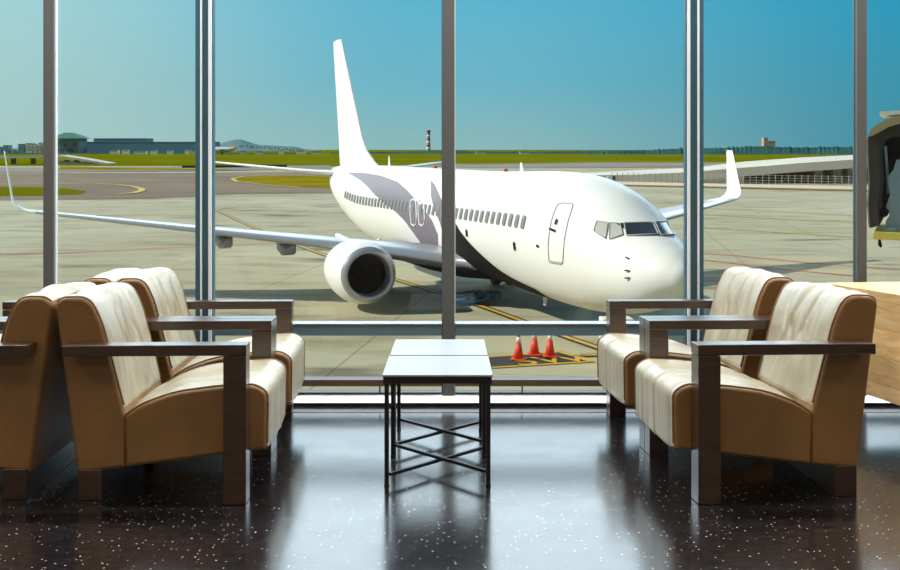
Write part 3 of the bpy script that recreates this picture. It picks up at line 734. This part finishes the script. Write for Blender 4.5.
# wing-body fairing
MB().loft([[Vector((-s_, -w_*math.cos(a), 1.75+h_*math.sin(a))) for a in [2*math.pi*k/32 for k in range(32)]] for s_, w_, h_ in ((12.2,.3,.2),(13,1.5,.48),(14.5,1.95,.60),(17,2.1,.66),(20,2.05,.66),(22,1.7,.5),(23.6,.4,.2))]).build('belly_fairing', M_acd, air)
def engine(sd, cy, cz, s0, rad):
    prof = [(0.0,.80),(-.02,.86),(.06,.90),(.16,.94)]
    body = [(.0,.72),(.03,.78),(.14,.85),(.5,.94),(1.1,1.0),(1.9,.96),(2.7,.86),(3.3,.74),(3.32,.70)]
    e = MB()
    def ring(x, r, flat=True): return [Vector((-(s0+x), sd*cy+r*rad*math.cos(a), cz+r*rad*math.sin(a)*(.97 if math.sin(a) < 0 else 1))) for a in [2*math.pi*k/48 for k in range(48)]]
    e.loft([ring(*q) for q in body[2:]], True, False); nac = e.build('engine_nacelle', M_ac, air)
    e = MB(); e.loft([ring(.5,.62),ring(.25,.63),ring(.08,.645),ring(.0,.68),ring(-.01,.72),ring(.04,.78),ring(.14,.851)], True, False); e.build('inlet_lip', M_lead, nac)
    e = MB(); e.loft([ring(.5,.62),ring(1.5,.64)], True, False); e.add([Vector((-(s0+1.5), sd*cy, cz))]+ring(1.1,.76), [(0, i+1, (i+1) % 48+1) for i in range(48)]); e.build('inlet_duct', M_eng, nac)
    e = MB()
    for k in range(24):
        a = 2*math.pi*k/24; u = Vector((0, math.cos(a), math.sin(a))); v = Vector((0, -math.sin(a), math.cos(a)))
        c = Vector((-(s0+1.3), sd*cy, cz)); e.add([c+u*.22*rad+v*.05, c+u*.22*rad-v*.03+Vector((-.1,0,0)), c+u*.61*rad-v*.10+Vector((-.12,0,0)), c+u*.61*rad+v*.08], [(0,1,2,3)])
    e.build('fan_blades', mat('fan_metal', (.006,.006,.007), .6, spec=.1), nac)
    e = MB(); e.loft([[Vector((-(s0+x), sd*cy+r*math.cos(a), cz+r*math.sin(a))) for a in [2*math.pi*k/24 for k in range(24)]] for x, r in ((.9,.01),(1.05,.11),(1.3,.22))], True, False); e.build('spinner', M_eng, nac)
    e = MB(); e.loft([ring(3.2,.6),ring(4.1,.42),ring(4.6,.30)], True, True); e.build('exhaust_nozzle', mat('exhaust_metal', (.25,.22,.2), .4, .8), nac)
    py_ = sd*cy; zt = cz+rad*.98
    MB().hull8([Vector((-(s0+.9),py_-.18,zt-.4)),Vector((-(s0+.9),py_+.18,zt-.4)),Vector((-(s0+4.4),py_+.18,zt-.5)),Vector((-(s0+4.4),py_-.18,zt-.5)),
                Vector((-(s0+1.5),py_-.1,zt-.16)),Vector((-(s0+1.5),py_+.1,zt-.16)),Vector((-(s0+4.8),py_+.1,zt+.0)),Vector((-(s0+4.8),py_-.1,zt+.0))]).build('pylon', M_ac, air, .05)
engine(-1, 5.15, 1.62, 13.0, 1.22); engine(1, 5.15, 1.62, 13.0, 1.22)
# fin with dorsal fillet
def vfoil(s_, z, ch, th):
    out = []; n = 12
    xs_ = [.5*(1-math.cos(math.pi*i/n)) for i in range(n+1)]
    yt = lambda x: 5*th*(.2969*math.sqrt(x)-.126*x-.3516*x*x+.2843*x**3-.1030*x**4)
    for x in xs_: out.append(Vector((-s_-x*ch, yt(x)*ch, z)))
    for x in xs_[-2:0:-1]: out.append(Vector((-s_-x*ch, -yt(x)*ch, z)))
    return out
MB().loft([vfoil(28.6,5.15,8.9,.035),vfoil(30.2,5.55,7.4,.05),vfoil(31.6,6.1,6.1,.065),vfoil(32.5,6.8,5.3,.08),vfoil(36.9,12.35,2.1,.09),vfoil(37.2,12.6,1.75,.07)]).build('vertical_tail', M_ac, air)
for sd in (-1, 1):
    MB().loft([foil(Vector((-34.3, sd*.2, 4.75)), 4.1, .09, Vector((0,0,1)), 0), foil(Vector((-35.6, sd*2.8, 4.98)), 3.0, .09, Vector((0,0,1)), 0), foil(Vector((-38.1, sd*7.1, 5.45)), 1.35, .08, Vector((0,0,1)), 0)]).build('horizontal_stabiliser', M_ac, air)
# landing gear
def gear(x, y, r, w, zt, n=1):
    z0 = -ACZ/ACS; zt += z0
    g = MB().tube([(x,y,r+z0),(x,y,zt)], .09, 12).build('landing_gear', M_ac, air)
    for s_ in (-1, 1):
        MB().tube([(x,y+s_*.16,r+z0),(x,y+s_*(.16+w*.15),r+z0),(x,y+s_*(.16+w*.85),r+z0),(x,y+s_*(.16+w),r+z0)], [r*.8,r,r,r*.8], 28).build('wheel', M_tyre, g)
        MB().tube([(x,y+s_*(.16+w-.01),r+z0),(x,y+s_*(.16+w+.02),r+z0)], r*.45, 18).build('wheel_hub', M_ac, g)
gear(-4.0, 0, .34, .2, 1.7); gear(-19.6, 2.86, .56, .36, 2.2); gear(-19.6, -2.86, .56, .36, 2.2)

# ------------------------------------------------------------------ things on the apron
M_cone = mat('cone_orange', (.75,.055,.015), .5); M_band = mat('reflective_white', (.75,.75,.72), .4)
def cone(px, py, lab, grp='traffic cones in front of the airliner'):
    g = G(px, py); t = thing('traffic_cone', lab, 'traffic cone', g+Vector((0,0,.034)), R(rnd.uniform(-15,15)), grp, ext=True)
    MB().box((-.21,-.21,0),(.21,.21,.035)).build('base', M_cone, t, .01)
    rr = lambda z: .155-.125*(z/.78)
    def seg(z0, z1): 
        return MB().loft([[Vector((rr(z)*math.cos(2*math.pi*k/28), rr(z)*math.sin(2*math.pi*k/28), z)) for k in range(28)] for z in (z0, z1)], True, True)
    seg(.035,.50).build('cone_body', M_cone, t); seg(.50,.66).build('reflective_band', M_band, t); seg(.66,.80).build('cone_tip', M_cone, t)
cone(519, 361.5, 'orange traffic cone with white band, left and nearest of the three')
cone(535, 357, 'orange traffic cone with white band, in the middle of the three')
cone(550.5, 358.6, 'orange traffic cone with white band, rightmost by the yellow letters')
# white cart in front of the nose wheel
t = thing('service_cart', 'small white service cart with a red cross-shaped stripe in front of the nose wheel', 'cart', G(617,367.6), R(4), ext=True)
MB().box((-.44,-.3,.16),(.44,.3,1.4)).build('cart_body', M_band, t, .02)
MB().box((-.30,-.312,.20),(-.24,-.3005,1.36)).build('red_stripe', M_cone, t)
MB().box((-.42,-.312,1.2),(-.305,-.3005,1.27)).build('red_stripe', M_cone, t)
for x in (-.32, .32):
    for y in (-.26, .26): MB().tube([(x,y-.03,.09),(x,y+.03,.09)], .09, 14).build('wheel', M_tyre, t)

# ground power unit hose under the belly
M_blue = mat('blue_hose', (.03,.24,.40), .5)
hp = []
for i in range(70):
    a = i*.42; hp.append(Vector((math.cos(a)*(.9+.5*math.sin(i*.7)) , math.sin(a*1.1)*1.1, .12+.18*abs(math.sin(i*.55)))))
o = MB().tube(hp, .06, 8).build('air_hose', M_blue, None); tag(o, 'tangled blue air hose lying on the apron under the belly', 'hose'); setext(o, Matrix.Translation(G(470,303)))

# ------------------------------------------------------------------ boarding bridge at the right edge
DB = 27.0
jb = thing('boarding_bridge', 'boarding bridge head with dark folding hood and yellow bumper at the right edge', 'boarding bridge', P(905, 243, DB), 0, ext=True)
JO = P(905, 243, DB)
def J(px, py, dy=0.0): p = P(px, py, DB)-JO; return Vector((p.x+dy*.43, p.y+dy, p.z))
M_hood = mat('hood_fabric', (.045,.037,.028), .8, var=.2, vscale=3); M_khaki = mat('hood_top', (.42,.34,.17), .7); M_cab = mat('cab_panel', (.40,.50,.54), .45); M_by = mat('bumper_yellow', (.90,.68,.12), .5)
# hood: arched folds from top right, down the left side
sec = [(905,118),(885,122),(872,130),(867.5,140),(868.5,160),(870,185),(869,205),(871,228)]
inn = [(905,134),(889,136),(881,140),(878,148),(879,165),(880,185),(878,205),(880,226)]
e = MB(); folds = 7
for k in range(folds):
    y0 = k*.42; out = []
    for dy, gr in ((y0, 0), (y0+.21, .05), (y0+.40, 0)):
        ring = [J(a, b, dy)+Vector((-gr, 0, gr*.3)) for a, b in sec] + [J(a, b, dy) for a, b in inn[::-1]]
        out.append(ring)
    e.loft(out, True, True, 0, False)
e.build('folding_hood', M_hood, jb)
e = MB(); top = [(905,114),(886,119),(873,127),(867,137),(873,135.5),(888,127),(905,122)]
e.loft([[J(a, b, -.10) for a, b in top], [J(a, b, 3.0) for a, b in top]], True, True, 0, False); e.build('hood_roof', M_khaki, jb)
e = MB().hull8([J(878,120,.5)+Vector((0,0,.12)),J(930,112,.5),J(930,112,2.5),J(878,120,2.5)+Vector((0,0,.12)),J(878,119,.5)+Vector((0,0,.2)),J(930,108,.5),J(930,108,2.5),J(878,119,2.5)+Vector((0,0,.2))]); e.build('roof_ledge', M_band, jb)
pan = [(886,229),(886,222),(890,216),(886,208),(890,195),(887,178),(893,170),(896,160),(930,156),(930,229)]
e = MB().loft([[J(a, b, .35) for a, b in pan], [J(a, b, .5) for a, b in pan]], True, True, 0, False); e.build('cab_panel', M_cab, jb)
MB().bar(J(884,146,.6), J(888,195,.6), .06).build('hood_strut', M_cab, jb)
MB().tube([J(884.5,213,.1), J(884.5,213,.4)], .11, 12).build('hinge', M_eng, jb)
e = MB().hull8([J(874,239,-.1),J(960,243.5,-.1),J(960,243.5,2.6),J(874,239,2.6),J(875,231.5,-.1),J(960,236,-.1),J(960,236,2.6),J(875,231.5,2.6)]); e.build('bumper', M_by, jb)
e = MB().hull8([J(880,133,2.95),J(960,125,2.95),J(960,125,3.1),J(880,133,3.1),J(880,134,2.95),J(960,134,2.95),J(960,134,3.1),J(880,134,3.1)])
MB().hull8([Vector(q) for q in ((1.0,3.0,0),(3.6,3.0,0),(6.4,9.0,0),(3.8,9.0,0),(1.0,3.0,2.6),(3.6,3.0,2.6),(6.4,9.0,2.6),(3.8,9.0,2.6))]).build('cab_body', mat('cab_dark', (.02,.02,.022), .6), jb)
MB().tube([J(880,240,.3), J(880.5,246,.3), J(882,248,.3)], [.03,.05,.03], 8).build('sensor', M_eng, jb)
e = MB().loft([[J(a, b, 2.9) for a, b in inn], [J(a, b, 3.0) for a, b in inn]], True, True, 0, False); e.build('hood_lining', M_eng, jb)  # near-black sheet added for the shade inside the hood
leg_h = JO.z
e = MB().box((3.4,5.2,-leg_h),(3.9,5.7,-.01)); e.build('support_column', M_cab, jb)

# ------------------------------------------------------------------ fence and road bridge on the right
M_conc = mat('road_concrete', (.70,.66,.58), .85, var=.08, vscale=.1); M_fence = mat('fence_metal', (.42,.42,.36), .6)
M_pale = mat('pale_wall', (.55,.48,.28), .8, var=.1, vscale=.2); M_dk = mat('bridge_underside', (.05,.05,.05), .9)
f0, f1 = G(612,184.6), G(1000,193)
t = thing('perimeter_fence', 'long pale perimeter fence of thin posts on a low wall, right of the airliner', 'fence', f0, 0, ext=True)
d = f1-f0
MB().loft([[Vector((0,0,0)),Vector((0,.2,0)),Vector((0,.2,.55)),Vector((0,0,.55))],[d,d+Vector((0,.2,0)),d+Vector((0,.2,.55)),d+Vector((0,0,.55))]],True,True,0,False).build('low_wall', M_conc, t)
e = MB()
for z in (.8,1.2,1.6,2.0): e.bar(Vector((0,.1,z)), d+Vector((0,.1,z)), .035)
e.build('rails', M_fence, t)
for k in range(60):
    p = d*(k/59); MB().box((p.x-.045,p.y+.05,.551),(p.x+.045,p.y+.15,2.15)).build('fence_post', M_fence, t)
# elevated road
t = thing('road_bridge', 'pale concrete elevated road rising to the right beyond the fence', 'bridge', G(600,183.5), 0, ext=True)
O = G(600,183.5)
near = [(585,178),(640,177),(690,174.5),(745,170),(800,165.6),(869,161),(960,155.5)]
far = [(585,173),(640,170),(690,168),(745,161.5),(800,157.5),(869,154.2),(960,149.5)]
n_ = [P(a, b, 196)-O for a, b in near]; f_ = [P(a, b, 222)-O for a, b in far]
dz = Vector((0,0,-1.1))
e = MB().loft([[a, b, b+dz, a+dz] for a, b in zip(n_, f_)], True, True, 0, False); e.build('deck', M_conc, t)
MB().loft([[a+Vector((0,0,0)), a+Vector((0,.3,0)), a+Vector((0,.3,.45)), a+Vector((0,0,.45))] for a in n_], True, True, 0, False).build('parapet', M_conc, t)
bt = [P(a, b+5.5, 196)-O for a, b in near[:4]]
MB().loft([[Vector((p.x,p.y+.4,-.2)), Vector((p.x,p.y+25,-.2)), Vector((p.x,p.y+25,p.z)), Vector((p.x,p.y+.4,p.z))] for p in bt], True, True, 0, False).build('embankment_wall', M_conc, t)
for px in (818, 836, 851, 876):
    a = P(px, 170, 203)-O; MB().box((a.x-.8,a.y-.6,-O.z-.1),(a.x+.8,a.y+.6,P(px,165.5,203).z-.6)).build('pier', M_conc, t)
a = P(786,175,221)-O; b = P(960,175,221)-O
MB().box((a.x,a.y,-.2),(b.x,a.y+.8,2.9)).build('rear_retaining_wall', M_pale, t)
a = P(720,175,221)-O; b = P(785.5,175,221)-O
MB().box((a.x,a.y,-.2),(b.x,a.y+.8,1.8)).build('underpass_wall', M_dk, t)  # dark sheet stands in for the shaded void under the bridge
# white utility box by the fence
t = thing('utility_cabinet', 'small white utility cabinet on the apron edge above the cockpit', 'cabinet', G(611,185.5), 0, ext=True)
MB().box((-.6,-.4,0),(.2,.4,1.6)).build('cabinet_body', M_band, t); MB().box((.21,-.4,0),(.7,.4,1.7)).build('cabinet_door', mat('green_metal', (.05,.10,.08), .6), t)
t = thing('blast_fence', 'low dark blast fence across the taxiway left of the tail', 'fence', G(182,168.2), 0, ext=True)
a = G(182,168.2); b = G(287,167.2)-a
MB().loft([[Vector((0,0,0)),Vector((0,.5,0)),Vector((0,.3,.85)),Vector((0,.1,.85))],[b,b+Vector((0,.5,0)),b+Vector((0,.3,.85)),b+Vector((0,.1,.85))]],True,True,0,False).build('barrier', M_dk, t)

# ------------------------------------------------------------------ left elevated road and far buildings
t = thing('road_bridge', 'pale elevated road on short pillars at the far left, below the terminal', 'bridge', G(40,164.5), 0, ext=True); O = G(40,164.5); DD = O.y
tp = [(-60,156),(0,156.2),(58,155.2),(80,158.3),(108,163.3)]
MB().loft([[P(a,b,DD)-O, P(a,b,DD)-O+Vector((0,12,0)), P(a,b,DD)-O+Vector((0,12,-.9)), P(a,b,DD)-O+Vector((0,0,-.9))] for a, b in tp], True, True, 0, False).build('deck', M_conc, t)
for px in (-20, 8, 28, 44, 62, 72):
    a = P(px,158,DD)-O; MB().box((a.x-.8,5,-.1),(a.x+.8,6.5,P(px, 157.5 if px < 60 else 159.5, DD).z-.3)).build('pier', M_pale, t)
a, b = P(56,160,DD)-O, P(108,164,DD)-O
MB().loft([[Vector((x,.5,-.1)),Vector((x,11,-.1)),Vector((x,11,z)),Vector((x,.5,z))] for x, z in ((a.x, 1.3),(b.x, .1))], True, True, 0, False).build('ramp_wall', M_conc, t)

def building(name, lab, cat, px0, px1, ytop, D, depth, col, roofcol=None, roof='flat', grp=None, base=0.0, wins=None):
    a = P(px0, ytop, D); b = P(px1, ytop, D); w = b.x-a.x; h = a.z-base
    t = thing(name, lab, cat, Vector(((a.x+b.x)/2, D, base)), 0, grp, ext=True)
    m = mat('facade_%d_%d_%d' % tuple(int(c*100) for c in col), col, .8)
    rh = 0 if roof == 'flat' else h*.28
    MB().box((-w/2,0,0),(w/2,depth,h-rh)).build('wall', m, t)
    rm = mat('roof_%d_%d_%d' % tuple(int(c*100) for c in (roofcol or col)), roofcol or col, .7)
    if roof == 'hip':
        o_ = w*.12; MB().hull8([Vector((-w/2-o_,-o_,h-rh)),Vector((w/2+o_,-o_,h-rh)),Vector((w/2+o_,depth+o_,h-rh)),Vector((-w/2-o_,depth+o_,h-rh)),Vector((-w*.15,depth*.4,h)),Vector((w*.15,depth*.4,h)),Vector((w*.15,depth*.6,h)),Vector((-w*.15,depth*.6,h))]).build('roof', rm, t)
    else: MB().box((-w/2-.3,-.3,h+.01),(w/2+.3,depth+.3,h+h*.05)).build('roof', rm, t)
    wm = mat('far_window', (.10,.16,.20), .3)
    for (u, v, ww, hh) in (wins or []):
        MB().box((-w/2+u*w, -.25, v*h), (-w/2+(u+ww)*w, -.01, (v+hh)*h)).build('window', wm, t)
    return t
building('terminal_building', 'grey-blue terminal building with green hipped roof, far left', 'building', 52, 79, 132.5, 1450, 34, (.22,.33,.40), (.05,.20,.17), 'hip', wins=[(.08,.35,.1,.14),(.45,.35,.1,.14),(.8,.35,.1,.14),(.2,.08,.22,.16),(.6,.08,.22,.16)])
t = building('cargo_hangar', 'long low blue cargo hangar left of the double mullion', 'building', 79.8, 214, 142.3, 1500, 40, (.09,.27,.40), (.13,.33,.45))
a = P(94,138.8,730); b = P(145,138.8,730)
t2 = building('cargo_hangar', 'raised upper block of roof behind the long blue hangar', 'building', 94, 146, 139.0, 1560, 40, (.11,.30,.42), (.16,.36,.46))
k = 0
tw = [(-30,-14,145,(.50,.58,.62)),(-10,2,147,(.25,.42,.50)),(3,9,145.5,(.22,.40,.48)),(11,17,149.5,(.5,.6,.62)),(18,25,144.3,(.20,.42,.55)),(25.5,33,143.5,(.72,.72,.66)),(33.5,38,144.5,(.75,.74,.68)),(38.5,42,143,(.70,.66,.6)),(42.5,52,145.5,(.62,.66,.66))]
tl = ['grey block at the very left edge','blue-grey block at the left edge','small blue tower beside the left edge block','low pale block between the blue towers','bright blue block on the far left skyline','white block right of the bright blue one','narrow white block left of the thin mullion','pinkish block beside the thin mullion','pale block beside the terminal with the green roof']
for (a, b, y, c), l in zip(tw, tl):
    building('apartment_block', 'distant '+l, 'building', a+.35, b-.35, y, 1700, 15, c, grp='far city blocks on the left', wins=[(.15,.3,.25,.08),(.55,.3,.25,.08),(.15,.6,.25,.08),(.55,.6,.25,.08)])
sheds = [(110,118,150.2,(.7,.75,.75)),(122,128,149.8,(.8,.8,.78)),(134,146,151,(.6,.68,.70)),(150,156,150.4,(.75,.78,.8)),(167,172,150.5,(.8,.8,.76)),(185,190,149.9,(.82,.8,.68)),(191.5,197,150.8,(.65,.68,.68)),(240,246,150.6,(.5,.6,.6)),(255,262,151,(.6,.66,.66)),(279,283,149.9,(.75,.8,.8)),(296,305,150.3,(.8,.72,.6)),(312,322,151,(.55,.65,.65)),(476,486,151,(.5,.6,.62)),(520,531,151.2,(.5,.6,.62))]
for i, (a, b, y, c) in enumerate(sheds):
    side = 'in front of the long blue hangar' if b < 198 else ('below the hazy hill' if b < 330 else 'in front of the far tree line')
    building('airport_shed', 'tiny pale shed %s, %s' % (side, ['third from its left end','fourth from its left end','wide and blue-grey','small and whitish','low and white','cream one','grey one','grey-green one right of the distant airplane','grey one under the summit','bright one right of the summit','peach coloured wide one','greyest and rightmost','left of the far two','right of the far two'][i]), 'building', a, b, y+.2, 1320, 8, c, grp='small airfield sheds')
# distant parked airplane
O = G(232,154.8)
t = thing('distant_airplane', 'tiny white airplane parked far off right of the double mullion', 'airplane', Vector((P(221,150,1240).x, 1240, 0)), 0, ext=True)
t.matrix_world = t.matrix_world @ Matrix.Scale(1.4, 4)
MB().tube([(-12,0,3.4),(-10,0,3.6),(-6,0,3.8),(6,0,3.8),(10,0,4.4),(13,0,5.2)], [.2,1.6,2.1,2.1,1.3,.3], 16).build('fuselage', M_ac, t)
MB().hull8([Vector((6,-.2,5)),Vector((12.6,-.2,5)),Vector((12.6,.2,5)),Vector((6,.2,5)),Vector((10.6,-.12,11.2)),Vector((13.2,-.12,11.2)),Vector((13.2,.12,11.2)),Vector((10.6,.12,11.2))]).build('vertical_tail', M_ac, t)
for s_ in (-1, 1):
    MB().hull8([Vector((-3,s_*1.8,3)),Vector((3,s_*1.8,3)),Vector((5,s_*14,4)),Vector((3,s_*14,4)),Vector((-3,s_*1.8,3.4)),Vector((3,s_*1.8,3.4)),Vector((5,s_*14,4.2)),Vector((3,s_*14,4.2))]).build('wing', M_wing, t)
for x in (-8, 1): MB().tube([(x,-.3,1.0),(x,.3,1.0)], 1.0, 14).build('wheel', M_tyre, t)
# red and white tower
t = thing('chimney_tower', 'slim red and white banded tower on the far skyline left of the middle mullion', 'tower', Vector((P(428.5,152,1600).x,1600,0)), 0, ext=True)
zt = P(0,131.5,1600).z; nb = 7
for k in range(nb):
    z0, z1 = zt*k/nb, zt*(k+1)/nb; MB().tube([(0,0,z0),(0,0,z1)], 3.0-.06*k, 14).build('band', [mat('tower_red', (.34,.14,.17), .7), mat('tower_white', (.62,.68,.72), .7)][k % 2], t)
MB().tube([(0,0,zt),(0,0,zt+2)], [3.6,3.0], 12).build('gallery', mat('tower_red', (.34,.14,.17), .7), t)

# ------------------------------------------------------------------ hills and far tree line
def ridge(name, pts, D, m, lab, cat, kind, depth=400, rough=0.0, seed=0, step=1.5):
    xs_ = []; x = pts[0][0]
    while x <= pts[-1][0]: xs_.append(x); x += step
    def y_at(x):
        for i in range(len(pts)-1):
            if x <= pts[i+1][0]:
                t = (x-pts[i][0])/(pts[i+1][0]-pts[i][0]); t = t*t*(3-2*t); return pts[i][1]+(pts[i+1][1]-pts[i][1])*t
        return pts[-1][1]
    rg = []
    for x in xs_:
        y = y_at(x) - rough*abs(noise.noise(Vector((x*.23, seed, 0))))*2 - rough*.6*noise.noise(Vector((x*.45, seed, 3)))
        p = P(x, y, D); row = []
        for k in range(9):
            t = k/8; s_ = math.sin(t*math.pi); row.append(Vector((p.x*(1+(t-.5)*depth/D), D+(t-.5)*depth, p.z*s_ + (-2))))
        rg.append(row)
    o = MB().loft(rg, False, False).build(name, m, None); tag(o, lab, cat, None, kind); return setext(o)
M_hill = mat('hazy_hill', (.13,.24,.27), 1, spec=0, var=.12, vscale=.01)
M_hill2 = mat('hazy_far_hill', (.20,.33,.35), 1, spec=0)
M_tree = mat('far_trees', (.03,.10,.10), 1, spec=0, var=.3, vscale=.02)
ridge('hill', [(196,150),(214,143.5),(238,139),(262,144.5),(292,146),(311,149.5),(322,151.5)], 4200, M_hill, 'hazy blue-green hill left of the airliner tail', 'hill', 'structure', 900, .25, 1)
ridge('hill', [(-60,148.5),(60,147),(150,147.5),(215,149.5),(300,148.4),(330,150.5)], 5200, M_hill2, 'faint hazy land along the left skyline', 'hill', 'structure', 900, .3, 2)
for i in range(26):
    x = 232+rnd.random()*70; y = 146.0+rnd.random()*3.6
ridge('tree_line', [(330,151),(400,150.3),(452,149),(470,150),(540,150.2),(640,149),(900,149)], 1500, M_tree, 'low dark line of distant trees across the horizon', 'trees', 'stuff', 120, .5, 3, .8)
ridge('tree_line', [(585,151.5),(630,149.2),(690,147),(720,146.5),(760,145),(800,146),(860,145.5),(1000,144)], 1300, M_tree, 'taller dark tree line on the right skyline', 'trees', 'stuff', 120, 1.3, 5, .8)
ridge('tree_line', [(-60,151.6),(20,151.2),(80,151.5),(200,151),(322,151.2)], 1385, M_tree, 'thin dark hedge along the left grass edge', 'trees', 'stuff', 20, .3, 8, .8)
building('far_tower_block', 'tiny pinkish tower block rising above the right tree line', 'building', 763.5, 767.5, 138.5, 1700, 12, (.50,.33,.27))
building('far_tower_block', 'low pinkish block beside the tower above the right tree line', 'building', 767.8, 775, 141.5, 1700, 12, (.42,.33,.30))
hs = []
for i in range(22):
    x = 228+i*3.6+rnd.uniform(-.6,.6); y = 149.9-3.4*math.exp(-((x-245)/30)**2)-rnd.random()*1.3
    building('hillside_house', 'tiny pale house on the lower slope of the hazy hill', 'building', x, x+rnd.uniform(1.0,2.0), y, 3600, 12, rnd.choice([(.36,.38,.38),(.42,.37,.36),(.32,.38,.41)]), grp='houses on the hazy hill', base=max(0, P(x, y+1.6, 3600).z))
bpy.context.view_layer.update()
